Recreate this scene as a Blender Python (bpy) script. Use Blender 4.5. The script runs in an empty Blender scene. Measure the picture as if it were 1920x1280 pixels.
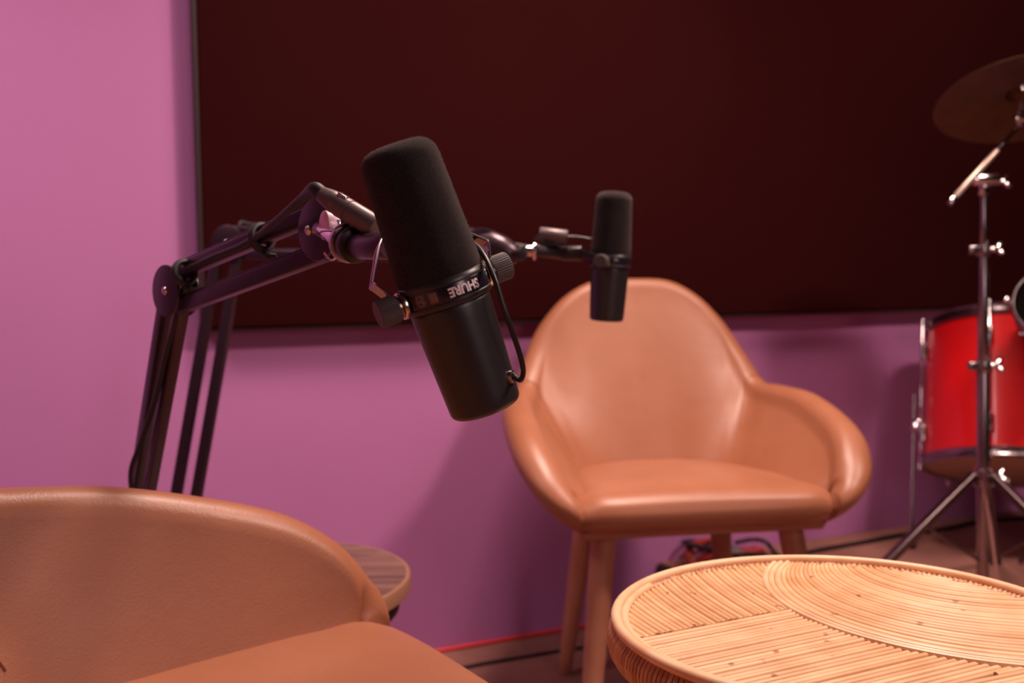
import bpy, math, random
from mathutils import Vector, Matrix, Quaternion
random.seed(7)
V = Vector
COL = bpy.context.scene.collection
PI = math.pi

# ------------------------------------------------------------------ camera
F = 1867.0; CAMH = 0.82; PITCH = math.atan(77/1867); ROLL = -0.019
CR = (Matrix.Rotation(PI/2-PITCH, 3, 'X') @ Matrix.Rotation(ROLL, 3, 'Z'))
def pt(px, py, Y):
    """world point at depth Y seen at a place in the photograph"""
    d = CR @ V(((px-960)/F, -(py-640)/F, -1))
    return V((0, 0, CAMH)) + d*(Y/d.y)
def pz(px, py, z):
    d = CR @ V(((px-960)/F, -(py-640)/F, -1))
    return V((0, 0, CAMH)) + d*((z-CAMH)/d.z)
cd = bpy.data.cameras.new('camera'); cam = bpy.data.objects.new('camera', cd); COL.objects.link(cam)
cam.matrix_world = Matrix.Translation((0, 0, CAMH)) @ CR.to_4x4()
cd.sensor_width = 36; cd.lens = 36*F/1920; cd.clip_start = .02
cd.dof.use_dof = True; cd.dof.focus_distance = 0.74; cd.dof.aperture_fstop = 6.3
bpy.context.scene.camera = cam

# ------------------------------------------------------------------ materials
def mat(name, col, rough=.5, metal=0, spec=.5, noise=None, bump=None, sheen=0, coat=0, col2=None, nscale=None, emit=None, sheen_tint=None, coat_r=.1):
    m = bpy.data.materials.new(name); m.use_nodes = True
    nt = m.node_tree; N = nt.nodes; L = nt.links
    p = N['Principled BSDF']
    p.inputs['Base Color'].default_value = (*col, 1)
    p.inputs['Roughness'].default_value = rough
    p.inputs['Metallic'].default_value = metal
    p.inputs['Specular IOR Level'].default_value = spec
    if sheen:
        p.inputs['Sheen Weight'].default_value = sheen
        p.inputs['Sheen Roughness'].default_value = .5
        if sheen_tint: p.inputs['Sheen Tint'].default_value = (*sheen_tint, 1)
    if coat: p.inputs['Coat Weight'].default_value = coat; p.inputs['Coat Roughness'].default_value = coat_r
    tc = N.new('ShaderNodeTexCoord')
    if col2:
        n = N.new('ShaderNodeTexNoise'); n.inputs['Scale'].default_value = nscale or 8; n.inputs['Detail'].default_value = 6
        L.new(tc.outputs['Object'], n.inputs['Vector'])
        r = N.new('ShaderNodeValToRGB'); r.color_ramp.elements[0].position = .35; r.color_ramp.elements[1].position = .68
        r.color_ramp.elements[0].color = (*col, 1); r.color_ramp.elements[1].color = (*col2, 1)
        L.new(n.outputs['Fac'], r.inputs['Fac']); L.new(r.outputs['Color'], p.inputs['Base Color'])
    if bump:
        n = N.new('ShaderNodeTexNoise'); n.inputs['Scale'].default_value = bump[0]; n.inputs['Detail'].default_value = 4
        L.new(tc.outputs['Object'], n.inputs['Vector'])
        b = N.new('ShaderNodeBump'); b.inputs['Strength'].default_value = bump[1]; b.inputs['Distance'].default_value = bump[2]
        L.new(n.outputs['Fac'], b.inputs['Height']); L.new(b.outputs['Normal'], p.inputs['Normal'])
    return m
M = {}
M['wall'] = mat('purple_paint', (.46, .168, .385), .62, col2=(.44, .158, .368), nscale=2.5, bump=(260, .12, .001), spec=.35)
M['ceiling'] = mat('ceiling_paint', (.07, .05, .05), .8)
M['dark_wall'] = mat('dark_studio_paint', (.07, .04, .05), .7)
M['floor'] = mat('brown_carpet', (.30, .135, .11), .95, col2=(.24, .105, .09), nscale=9, bump=(500, .5, .003), spec=.1)
M['panel'] = mat('acoustic_cloth', (.030, .0036, .0042), .9, col2=(.026, .0030, .0034), nscale=1.6, bump=(900, .4, .001), spec=.04)
M['panel_edge'] = mat('panel_frame', (.03, .012, .012), .6)
def leather():
    m = mat('tan_leather', (.345, .128, .066), .42, col2=(.295, .104, .051), nscale=5, spec=.55)
    nt = m.node_tree; N = nt.nodes; L = nt.links; p = N['Principled BSDF']
    tc = N.new('ShaderNodeTexCoord')
    v = N.new('ShaderNodeTexVoronoi'); v.inputs['Scale'].default_value = 420
    n = N.new('ShaderNodeTexNoise'); n.inputs['Scale'].default_value = 14; n.inputs['Detail'].default_value = 5
    L.new(tc.outputs['Object'], v.inputs['Vector']); L.new(tc.outputs['Object'], n.inputs['Vector'])
    a = N.new('ShaderNodeMath'); a.operation = 'MULTIPLY_ADD'; a.inputs[1].default_value = .12
    L.new(v.outputs['Distance'], a.inputs[0]); L.new(n.outputs['Fac'], a.inputs[2])
    b = N.new('ShaderNodeBump'); b.inputs['Strength'].default_value = .25; b.inputs['Distance'].default_value = .004
    L.new(a.outputs[0], b.inputs['Height']); L.new(b.outputs['Normal'], p.inputs['Normal'])
    r = N.new('ShaderNodeMapRange'); r.inputs['To Min'].default_value = .36; r.inputs['To Max'].default_value = .5
    L.new(n.outputs['Fac'], r.inputs['Value']); L.new(r.outputs[0], p.inputs['Roughness'])
    return m
M['leather'] = leather()
M['seam'] = mat('leather_seam', (.30, .10, .05), .55)
M['leg_wood'] = mat('reddish_wood', (.44, .185, .11), .45, col2=(.37, .145, .08), nscale=14)
M['black_metal'] = mat('black_satin_metal', (.030, .022, .027), .38, metal=.35, spec=.6)
M['arm_metal'] = mat('dark_anodised_aluminium', (.060, .034, .047), .32, metal=.6, spec=.55)
M['mic_body'] = mat('black_microphone_enamel', (.020, .016, .018), .38, metal=.0, spec=.6, bump=(1500, .08, .0004))
M['foam'] = mat('black_foam', (.014, .011, .012), .95, spec=.1, bump=(2600, .8, .0007), sheen=.22, sheen_tint=(.8, .62, .6), col2=(.020, .016, .017), nscale=60)
M['fibre'] = mat('foam_lint', (.16, .12, .12), .9)
M['rubber'] = mat('black_rubber', (.018, .014, .016), .55)
M['knob'] = mat('grey_knurled_plastic', (.075, .055, .056), .6)
M['steel'] = mat('polished_steel', (.72, .62, .58), .22, metal=1)
M['chrome'] = mat('chrome', (.80, .74, .76), .12, metal=1)
M['darkchrome'] = mat('dull_chrome', (.38, .31, .33), .24, metal=1)
M['legmetal'] = mat('worn_chrome_leg', (.17, .12, .125), .32, metal=1)
M['pink_reflection'] = mat('joint_cap_painted_reflection', (.75, .50, .60), .35, metal=.25)  # pink base colour paints in the purple wall's reflection on the metal
M['grey_conn'] = mat('satin_nickel_connector', (.14, .10, .105), .42, metal=.35)
M['white_print'] = mat('white_print', (.85, .72, .74), .6)
M['brown_print'] = mat('faint_brown_print', (.38, .18, .14), .6)
M['label_plate'] = mat('dark_label_plate', (.016, .012, .022), .25, spec=.6)
M['brass'] = mat('brass_washer', (.75, .48, .22), .25, metal=1)
M['cable'] = mat('black_cable', (.012, .010, .012), .4)
M['red_cable'] = mat('red_cable', (.75, .03, .03), .4)
M['red_coil'] = mat('dark_red_cable', (.30, .018, .012), .5)
M['black'] = mat('black_paint', (.012, .008, .010), .5)
M['matte_black'] = mat('matte_black', (.006, .004, .004), .95, spec=.05)
M['red_drum'] = mat('red_lacquer', (.80, .010, .014), .30, coat=.5, spec=.5)
M['drum_head'] = mat('coated_drum_head', (.55, .36, .25), .6)
M['cymbal'] = mat('bronze_cymbal', (.17, .085, .045), .42, metal=.85, col2=(.13, .065, .035), nscale=20)
M['stick_wood'] = mat('pale_boom_tube', (.72, .55, .46), .3, metal=.7)

def walnut():
    m = mat('walnut_veneer', (.26, .13, .09), .38, spec=.45)
    nt = m.node_tree; N = nt.nodes; L = nt.links; p = N['Principled BSDF']
    tc = N.new('ShaderNodeTexCoord'); mp = N.new('ShaderNodeMapping'); mp.inputs['Scale'].default_value = (2, 22, 2)
    mp.inputs['Rotation'].default_value = (0, 0, .25)
    L.new(tc.outputs['Object'], mp.inputs['Vector'])
    n = N.new('ShaderNodeTexNoise'); n.inputs['Scale'].default_value = 1.6; n.inputs['Detail'].default_value = 7; n.inputs['Distortion'].default_value = 1.2
    L.new(mp.outputs[0], n.inputs['Vector'])
    r = N.new('ShaderNodeValToRGB'); r.color_ramp.elements[0].position = .32; r.color_ramp.elements[1].position = .66
    r.color_ramp.elements[0].color = (.085, .04, .034, 1); r.color_ramp.elements[1].color = (.23, .12, .088, 1)
    L.new(n.outputs['Fac'], r.inputs['Fac']); L.new(r.outputs['Color'], p.inputs['Base Color'])
    return m
M['walnut'] = walnut()
M['walnut_edge'] = mat('wooden_edge_band', (.30, .145, .085), .45)
def rattan(name, c1, c2, spots=True):
    m = mat(name, c1, .42, spec=.5)
    nt = m.node_tree; N = nt.nodes; L = nt.links; p = N['Principled BSDF']
    g = N.new('ShaderNodeNewGeometry')
    r = N.new('ShaderNodeValToRGB'); r.color_ramp.elements[0].color = (*c1, 1); r.color_ramp.elements[1].color = (*c2, 1)
    L.new(g.outputs['Random Per Island'], r.inputs['Fac'])
    tc = N.new('ShaderNodeTexCoord')
    n = N.new('ShaderNodeTexNoise'); n.inputs['Scale'].default_value = 30; n.inputs['Detail'].default_value = 6
    L.new(tc.outputs['Object'], n.inputs['Vector'])
    mx = N.new('ShaderNodeMix'); mx.data_type = 'RGBA'; mx.blend_type = 'MULTIPLY'; mx.inputs[0].default_value = .55
    r2 = N.new('ShaderNodeValToRGB'); r2.color_ramp.elements[0].position = .3; r2.color_ramp.elements[1].position = .6
    r2.color_ramp.elements[0].color = (.78, .60, .45, 1); r2.color_ramp.elements[1].color = (1, 1, 1, 1)
    L.new(n.outputs['Fac'], r2.inputs['Fac']); L.new(r.outputs['Color'], mx.inputs[6]); L.new(r2.outputs['Color'], mx.inputs[7])
    v = N.new('ShaderNodeTexVoronoi'); v.inputs['Scale'].default_value = 34
    L.new(tc.outputs['Object'], v.inputs['Vector'])
    r3 = N.new('ShaderNodeValToRGB'); r3.color_ramp.elements[0].position = .06; r3.color_ramp.elements[1].position = .13
    r3.color_ramp.elements[0].color = (.42, .20, .12, 1); r3.color_ramp.elements[1].color = (1, 1, 1, 1)
    L.new(v.outputs['Distance'], r3.inputs['Fac'])
    mx2 = N.new('ShaderNodeMix'); mx2.data_type = 'RGBA'; mx2.blend_type = 'MULTIPLY'; mx2.inputs[0].default_value = .9 if spots else 0
    L.new(mx.outputs[2], mx2.inputs[6]); L.new(r3.outputs['Color'], mx2.inputs[7]); L.new(mx2.outputs[2], p.inputs['Base Color'])
    return m
M['rattan'] = rattan('rattan_rods', (.66, .38, .195), (.82, .53, .31))
M['rattan_rim'] = rattan('rattan_rim_pole', (.80, .51, .31), (.86, .56, .35), False)
M['rattan_wrap'] = rattan('rattan_binding', (.50, .24, .14), (.72, .42, .26), False)
M['rattan_gap'] = mat('rattan_backing', (.20, .085, .045), .9)

# ------------------------------------------------------------------ mesh builder
def frame_to(axis, hint=V((0, 0, 1))):
    z = V(axis).normalized()
    if abs(z.dot(hint)) > .98: hint = V((0, 1, 0))
    x = hint.cross(z).normalized(); y = z.cross(x)
    return Matrix((x, y, z)).transposed()
class MB:
    def __init__(s): s.v = []; s.f = []
    def add(s, vs, fs):
        o = len(s.v); s.v += [V(p) for p in vs]; s.f += [tuple(i+o for i in f) for f in fs]; return s
    def tube(s, pts, r, seg=12, caps=True, closed=False, hint=None):
        pts = [V(p) for p in pts]; n = len(pts)
        rr = r if isinstance(r, (list, tuple)) else [r]*n
        vs = []; fs = []
        prev = None
        for i in range(n):
            if closed: t = (pts[(i+1) % n]-pts[i-1]).normalized()
            else: t = (pts[min(i+1, n-1)]-pts[max(i-1, 0)]).normalized()
            if prev is None:
                h = hint or (V((0, 0, 1)) if abs(t.z) < .9 else V((1, 0, 0)))
                u = (h - t*h.dot(t)).normalized()
            else:
                u = (prev - t*prev.dot(t)).normalized()
            prev = u; w = t.cross(u)
            for k in range(seg):
                a = 2*PI*k/seg
                vs.append(pts[i] + (u*math.cos(a)+w*math.sin(a))*rr[i])
        for i in range(n if closed else n-1):
            for k in range(seg):
                a = i*seg+k; b = i*seg+(k+1) % seg; j = ((i+1) % n)
                fs.append((a, b, j*seg+(k+1) % seg, j*seg+k))
        if caps and not closed:
            fs.append(tuple(range(seg))[::-1]); fs.append(tuple((n-1)*seg+k for k in range(seg)))
        return s.add(vs, fs)
    def lathe(s, prof, o=V((0, 0, 0)), axis=(0, 0, 1), seg=48, a0=0, a1=2*PI):
        """prof: list of (r, h) along axis"""
        R = frame_to(axis); o = V(o); full = abs(a1-a0-2*PI) < 1e-6
        vs = []; fs = []; n = len(prof); m = seg if full else seg+1
        for r, h in prof:
            for k in range(m):
                a = a0+(a1-a0)*k/seg
                vs.append(o + R @ V((max(r, 1e-5)*math.cos(a), max(r, 1e-5)*math.sin(a), h)))
        for i in range(n-1):
            for k in range(seg):
                k2 = (k+1) % m
                fs.append((i*m+k, i*m+k2, (i+1)*m+k2, (i+1)*m+k))
        return s.add(vs, fs)
    def cyl(s, a, b, r, r2=None, seg=32, bev=None):
        a = V(a); b = V(b); h = (b-a).length; r2 = r if r2 is None else r2
        e = min(r, r2, h)*.12 if bev is None else bev
        return s.lathe([(0, 0), (r-e, 0), (r-e*.3, e*.3), (r, e), (r2, h-e), (r2-e*.3, h-e*.3), (r2-e, h), (0, h)], a, b-a, seg)
    def box(s, c, size, R=None, bev=.0):
        c = V(c); R = R or Matrix.Identity(3); x, y, z = [d/2 for d in size]; e = bev
        if e <= 0:
            vs = [c+R @ V((i*x, j*y, k*z)) for i in (-1, 1) for j in (-1, 1) for k in (-1, 1)]
            return s.add(vs, [(0, 1, 3, 2), (4, 6, 7, 5), (0, 4, 5, 1), (2, 3, 7, 6), (0, 2, 6, 4), (1, 5, 7, 3)])
        import bmesh
        bm = bmesh.new(); bmesh.ops.create_cube(bm, size=1)
        for v in bm.verts: v.co = V((v.co.x*size[0], v.co.y*size[1], v.co.z*size[2]))
        bmesh.ops.bevel(bm, geom=bm.edges[:], offset=e, segments=3, affect='EDGES', profile=.5)
        bm.verts.index_update()
        s.add([c+R @ v.co for v in bm.verts], [tuple(v.index for v in f.verts) for f in bm.faces]); bm.free()
        return s
    def bar(s, a, b, w, h, up=V((0, 0, 1)), bev=.0015):
        a = V(a); b = V(b); z = (b-a); L = z.length; z.normalize()
        x = up.cross(z).normalized(); y = z.cross(x)
        return s.box((a+b)/2, (w, h, L), Matrix((x, y, z)).transposed(), bev)
    def strip(s, pts, normals, w, t):
        """flat strip: width w along normals[i] (edge direction), thickness t"""
        vs = []; fs = []; n = len(pts)
        for i in range(n):
            p = V(pts[i]); tg = (V(pts[min(i+1, n-1)])-V(pts[max(i-1, 0)])).normalized()
            u = V(normals[i]).normalized(); th = tg.cross(u).normalized()
            vs += [p+u*w/2+th*t/2, p-u*w/2+th*t/2, p-u*w/2-th*t/2, p+u*w/2-th*t/2]
        for i in range(n-1):
            for k in range(4):
                fs.append((i*4+k, i*4+(k+1) % 4, i*4+4+(k+1) % 4, i*4+4+k))
        fs += [(3, 2, 1, 0), (n*4-4, n*4-3, n*4-2, n*4-1)]
        return s.add(vs, fs)
    def build(s, name, m, parent=None, origin=None, sharp=40, world=True, label=None):
        me = bpy.data.meshes.new(name)
        o = V((0, 0, 0))
        if origin is not None: o = V(origin)
        elif parent is not None and world:
            q = parent
            while q is not None: o = o+q.location; q = q.parent
        me.from_pydata([tuple(p-o) for p in s.v], [], s.f)
        me.validate(); 
        import bmesh
        bm = bmesh.new(); bm.from_mesh(me); bmesh.ops.remove_doubles(bm, verts=bm.verts[:], dist=2e-6)
        bmesh.ops.recalc_face_normals(bm, faces=bm.faces[:]); bm.to_mesh(me); bm.free()
        for p in me.polygons: p.use_smooth = True
        if sharp: me.set_sharp_from_angle(angle=math.radians(sharp))
        me.materials.append(M[m] if isinstance(m, str) else m)
        ob = bpy.data.objects.new(name, me); COL.objects.link(ob)
        if origin is not None: ob.location = o
        if parent is not None: ob.parent = parent
        if label: ob['label'] = label
        return ob
def tag(o, label, cat, group=None):
    o['label'] = label; o['category'] = cat
    if group: o['group'] = group
    return o
def thing(name, loc, label, cat, group=None, rot=None):
    o = bpy.data.objects.new(name, None); COL.objects.link(o); o.location = loc; o.empty_display_size = .05
    if rot is not None:
        o.rotation_mode = 'QUATERNION'; o.rotation_quaternion = rot
    return tag(o, label, cat, group)
def spline(ctrl, n=12, closed=False):
    """Catmull-Rom through tuples of any length"""
    c = [tuple(p) for p in ctrl]; out = []; m = len(c)
    for i in range(m if closed else m-1):
        if closed: a, b, d, e = c[i-1], c[i], c[(i+1) % m], c[(i+2) % m]
        else: a, b, d, e = c[max(i-1, 0)], c[i], c[i+1], c[min(i+2, m-1)]
        for k in range(n):
            t = k/n
            out.append(tuple(.5*((2*q)+(-p+r)*t+(2*p-5*q+4*r-s)*t*t+(-p+3*q-3*r+s)*t**3) for p, q, r, s in zip(a, b, d, e)))
    if not closed: out.append(c[-1])
    return out

# ------------------------------------------------------------------ room
WM = .448; P0 = V((0, 2.386, 0)); W = V((1, WM, 0)).normalized(); NN = V((W.y, -W.x, 0))   # NN points into the room
def rp(s, n, z): return P0+W*s+NN*n+V((0, 0, z))
RW = Matrix((W, -NN, V((0, 0, 1)))).transposed()
S0, S1, DEP, HT = -2.7, 3.6, 4.6, 2.7
def slab(name, s0, s1, n0, n1, z0, z1, m):
    b = MB().box(rp((s0+s1)/2, (n0+n1)/2, (z0+z1)/2), (s1-s0, abs(n1-n0), z1-z0), RW)
    o = b.build(name, m, origin=rp((s0+s1)/2, (n0+n1)/2, z0), sharp=30); o['kind'] = 'structure'; return o
slab('floor', S0, S1, 0, DEP, -.1, 0, 'floor')
slab('ceiling', S0, S1, 0, DEP, HT, HT+.1, 'ceiling')
slab('wall_back', S0, S1, -.12, 0, -.1, HT+.1, 'wall')
slab('wall_front', S0, S1, DEP, DEP+.12, -.1, HT+.1, 'dark_wall')
slab('wall_left', S0-.12, S0, -.12, DEP+.12, -.1, HT+.1, 'wall')
slab('wall_right', S1, S1+.12, -.12, DEP+.12, -.1, HT+.1, 'dark_wall')

def wall_hit(px, n=0.0):
    """s-coordinate along the back wall (offset n into room) under image column px at mid height"""
    d = (CR @ V(((px-960)/F, 0, -1))); 
    # solve P0.N distance
    base = P0+NN*n
    t = base.dot(NN)/d.dot(NN)
    return (d*t-P0).dot(W)
# acoustic panel on the wall
PT = .05
sL = wall_hit(388, PT)
RIS = .139
pan = thing('acoustic_panel', rp(1.3, 0, .773), 'very large dark red-brown cloth covered acoustic panel hung on the purple wall', 'acoustic panel')
MB().box(rp((sL+3.3)/2, PT/2+.002, (.773+2.62)/2), (3.3-sL, PT-.004, 2.62-.773), RW, .006).build('cloth_face', 'panel', pan)
e = MB()
e.box(rp(sL-.004, PT/2-.001, (.773+2.62)/2), (.008, PT-.006, 2.62-.773+.004), RW, .002)
e.box(rp((sL+3.3)/2, PT/2-.001, .770), (3.3-sL, PT-.010, .006), RW, .002)
e.build('frame', 'panel_edge', pan, label='thin black frame edge')
# raised platform
LE = (pz(1292, 1075, RIS)-P0).dot(W)
st = slab('floor_platform', LE, S1-.005, .002, 2.0, .0, RIS-.002, 'floor')
st.name = 'floor_platform'
nose = MB().box(rp(LE-.006, 1.0, RIS/2-.002), (.012, 1.99, RIS-.008), RW, .002)
o = nose.build('trim_1', 'black', origin=rp(LE-.006, 1.0, 0)); o['kind'] = 'structure'

# ------------------------------------------------------------------ armchairs
def chair(name, loc, rotz, label, group, wide=0.0, lift=0.0, rs=1.0, inn=.050, flare=1.0):
    """tub armchair facing local -y; wide = extra half width"""
    root = thing(name, loc, label, 'armchair', group, Quaternion((0, 0, 1), rotz))
    zb = .412
    #       B outer bottom (x,y,z)      T top roll centre (x,y,z)     r     bulge
    K = [
        (0.000, .455, zb,   0.000, .560, .842,  .023, .010),
        (0.060, .452, zb,   0.088, .556, .836,  .023, .010),
        (0.110, .435, zb,   0.155, .545, .800,  .023, .012),
        (0.150, .408, zb,   0.206, .525, .740,  .024, .015),
        (0.180, .370, zb,   0.238, .490, .668,  .025, .018),
        (0.198, .325, zb,   0.260, .440, .608,  .027, .022),
        (0.208, .265, zb,   0.282, .370, .597,  .031, .028),
        (0.217, .195, zb,   0.298, .270, .588,  .033, .032),
        (0.223, .120, zb,   0.301, .165, .563,  .035, .030),
        (0.228, .070, zb,   0.296, .085, .534,  .036, .024),
        (0.230, .035, zb+.001, 0.277, .030, .497, .035, .016),
        (0.228, .018, zb+.002, 0.250, .004, .466, .030, .008),
        (0.222, .014, zb+.004, 0.228, .000, .446, .022, .003),
    ]
    lf = [1]*6+[.9, .8, .75, .75, .75, .65, .3]
    K = [(k[0], k[1], k[2], k[0]+(k[3]-k[0])*flare, k[4], k[5]+lift*l, k[6]*rs, k[7]) for k, l in zip(K, lf)]
    half = spline(K, 8)
    NL = 30
    def loop(k, sx):
        bx, by, bz, tx, ty, tz, r, bu = k
        bx = bx+wide*min(1, bx/.15); tx = tx+wide*min(1, tx/.19)
        B = V((bx, by, bz)); T = V((tx, ty, tz))
        return B, T, r, bu
    secs = []
    full = [(k, -1) for k in half[::-1]]+[(k, 1) for k in half[1:]]
    for k, sx in full:
        B, T, r, bu = loop(k, sx); B.x *= sx; T.x *= sx
        secs.append((B, T, r, bu))
    n = len(secs); vs = []; fs = []
    for i in range(n):
        B, T, r, bu = secs[i]
        a = secs[max(i-1, 0)]; c = secs[min(i+1, n-1)]
        tg = ((c[1]-a[1])*.5+(c[0]-a[0])*.5); tg.z = 0; tg.normalize()
        out = V((tg.y, -tg.x, 0))
        cen = V((0, .22, 0))
        if out.dot(V((T.x, T.y, 0))-cen) < 0: out = -out
        up = (T-B).normalized()
        # direction of the section plane
        Pout = T+out*r
        I = B-out*inn; I.z = .44
        Pin = T-out*r
        pts = []
        c1 = B+(Pout-B)*.45+out*(bu+.012)
        for q in range(10):
            t = q/10; pts.append(B*(1-t)**2+c1*2*t*(1-t)+Pout*t*t)
        hgt = r*1.0
        for q in range(9):
            a_ = PI*q/8; pts.append(T+out*(r*math.cos(a_))+V((0, 0, 1))*(hgt*math.sin(a_)))
        c2 = I+(Pin-I)*.5+out*.004
        for q in range(1, 11):
            t = q/10; pts.append(Pin*(1-t)**2+c2*2*t*(1-t)+I*t*t)
        pts.append(I+V((0, 0, -.028)))
        m = len(pts); vs += pts
    for i in range(n-1):
        for q in range(m):
            fs.append((i*m+q, i*m+(q+1) % m, (i+1)*m+(q+1) % m, (i+1)*m+q))
    fs.append(tuple(range(m))); fs.append(tuple((n-1)*m+q for q in range(m))[::-1])
    sh = MB().add(vs, fs).build('shell', 'leather', root, world=False, sharp=None)
    # seam lines where arm meets back
    for sx in (-1, 1):
        i = (n//2)+sx*5*8-sx*2
        idx = [i*m+q for q in range(17, m-3)]
        off = []
        for q in range(12, m-4):
            p = vs[i*m+q]; B, T, r, bu = secs[i]
            iv = (V((0, .15, p.z))-p); iv.z = 0; iv.normalize()
            off.append(p+iv*.0004)
        MB().tube(off, .0016, 6).build('seam', 'seam', root, world=False)
    # seat cushion
    prof = [(.050, .412), (.006, .414), (-.018, .426), (-.026, .444), (-.022, .462), (-.004, .476), (.025, .482), (.08, .483), (.16, .479), (.25, .473), (.34, .468), (.415, .466), (.44, .462), (.45, .44)]
    prof = spline(prof, 5)
    hw0 = .196+wide+(.050-inn)
    nu = 36; vs2 = []; fs2 = []
    for (y, z) in prof:
        kf = min(1, max(0, (.07-y)/.07)); kf = kf*kf*(3-2*kf); y0_ = .12 if inn > .04 else .26
        if y < y0_: hw = hw0+.012+.022*kf
        else: hw = (hw0+.012)*math.sqrt(max(0, 1-((max(y, y0_)-y0_)/(.52-y0_))**2.6))
        hw = max(hw, .08+wide*.8)
        for k in range(nu+1):
            u = -1+2*k/nu
            e_ = max(0, abs(u)-.80)/.20
            zz = z-(.012*e_**2 if z > .44 else 0)+.006*(1-u*u)*(1 if z > .46 else 0)
            yy = y+.024*(abs(u)**7)*kf
            vs2.append((u*hw, yy, zz))
    for i in range(len(prof)-1):
        for k in range(nu):
            fs2.append((i*(nu+1)+k, i*(nu+1)+k+1, (i+1)*(nu+1)+k+1, (i+1)*(nu+1)+k))
    MB().add(vs2, fs2).build('seat', 'leather', root, world=False, sharp=None)
    # underside
    ring = [secs[i][0] for i in range(0, n, 3)]
    b = MB(); mm = len(ring)
    b.add([(p.x*.99, p.y*.99+.002, .414) for p in ring]+[(p.x*.96, p.y*.96+.006, .400) for p in ring], [tuple(range(mm, 2*mm))]+[(k, (k+1) % mm, mm+(k+1) % mm, mm+k) for k in range(mm)])
    b.build('seat_base', 'leather', root, world=False)
    for (x0, y0, x1, y1) in ((-.172-wide, .070, -.225-wide, .005), (.172+wide, .070, .225+wide, .005), (-.140-wide, .365, -.185-wide, .45), (.140+wide, .365, .185+wide, .45)):
        pa = V((x0, y0, .414)); pb = V((x1, y1, .0))
        q = MB(); q.tube([pa+(pb-pa)*t for t in (0, .1, .3, .6, .9, .985, 1)], [.0225, .0225, .0222, .019, .0155, .0148, .011], 24)
        q.build('leg', 'leg_wood', root, world=False)
    return root
far_chair = chair('armchair', (.339, 1.725, 0), math.radians(7), 'tan leather tub armchair with rounded high back facing the camera before the purple wall', 'tan leather tub armchairs')
# near one: seat corner found from the photograph
ALPHA = math.radians(120)
WIDE = .165
corner = V((-.129, 1.075, 0))
fd = V((math.sin(ALPHA), -math.cos(ALPHA), 0)); side = V((math.cos(ALPHA), math.sin(ALPHA), 0))  # local +x
near_loc = corner - side*(.205+WIDE) + fd*(-.02)
near_chair = chair('armchair', near_loc, ALPHA, 'wide tan leather armchair seen close up at lower left, its seat filling the corner', 'tan leather tub armchairs', wide=WIDE, lift=.038, rs=.82, inn=.030, flare=.45)

# ------------------------------------------------------------------ side table (walnut)
TC = V((-.416, 1.512, 0)); TR = .252; TH = .40
stb = thing('side_table', TC, 'round walnut side table behind the near leather armchair', 'side table')
MB().lathe([(0, TH), (TR-.006, TH), (TR-.005, TH-.001), (0, TH-.002)], TC, seg=96).build('table_top', 'walnut', stb)
MB().lathe([(TR-.006, TH+.0004), (TR-.001, TH), (TR, TH-.002), (TR, TH-.022), (TR-.003, TH-.024), (0, TH-.024)], TC, seg=96).build('edge_band', 'walnut_edge', stb, label='lighter wooden edge band')
MB().lathe([(0, TH-.024), (TR-.014, TH-.024), (TR-.018, TH-.052), (TR-.035, TH-.058), (0, TH-.058)], TC, seg=64).build('apron', 'black', stb)
for k in range(4):
    a = PI/4+k*PI/2
    MB().tube([TC+V((math.cos(a)*.17, math.sin(a)*.17, TH-.05)), TC+V((math.cos(a)*.21, math.sin(a)*.21, 0))], [.014, .011], 16).build('leg', 'black', stb)

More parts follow.
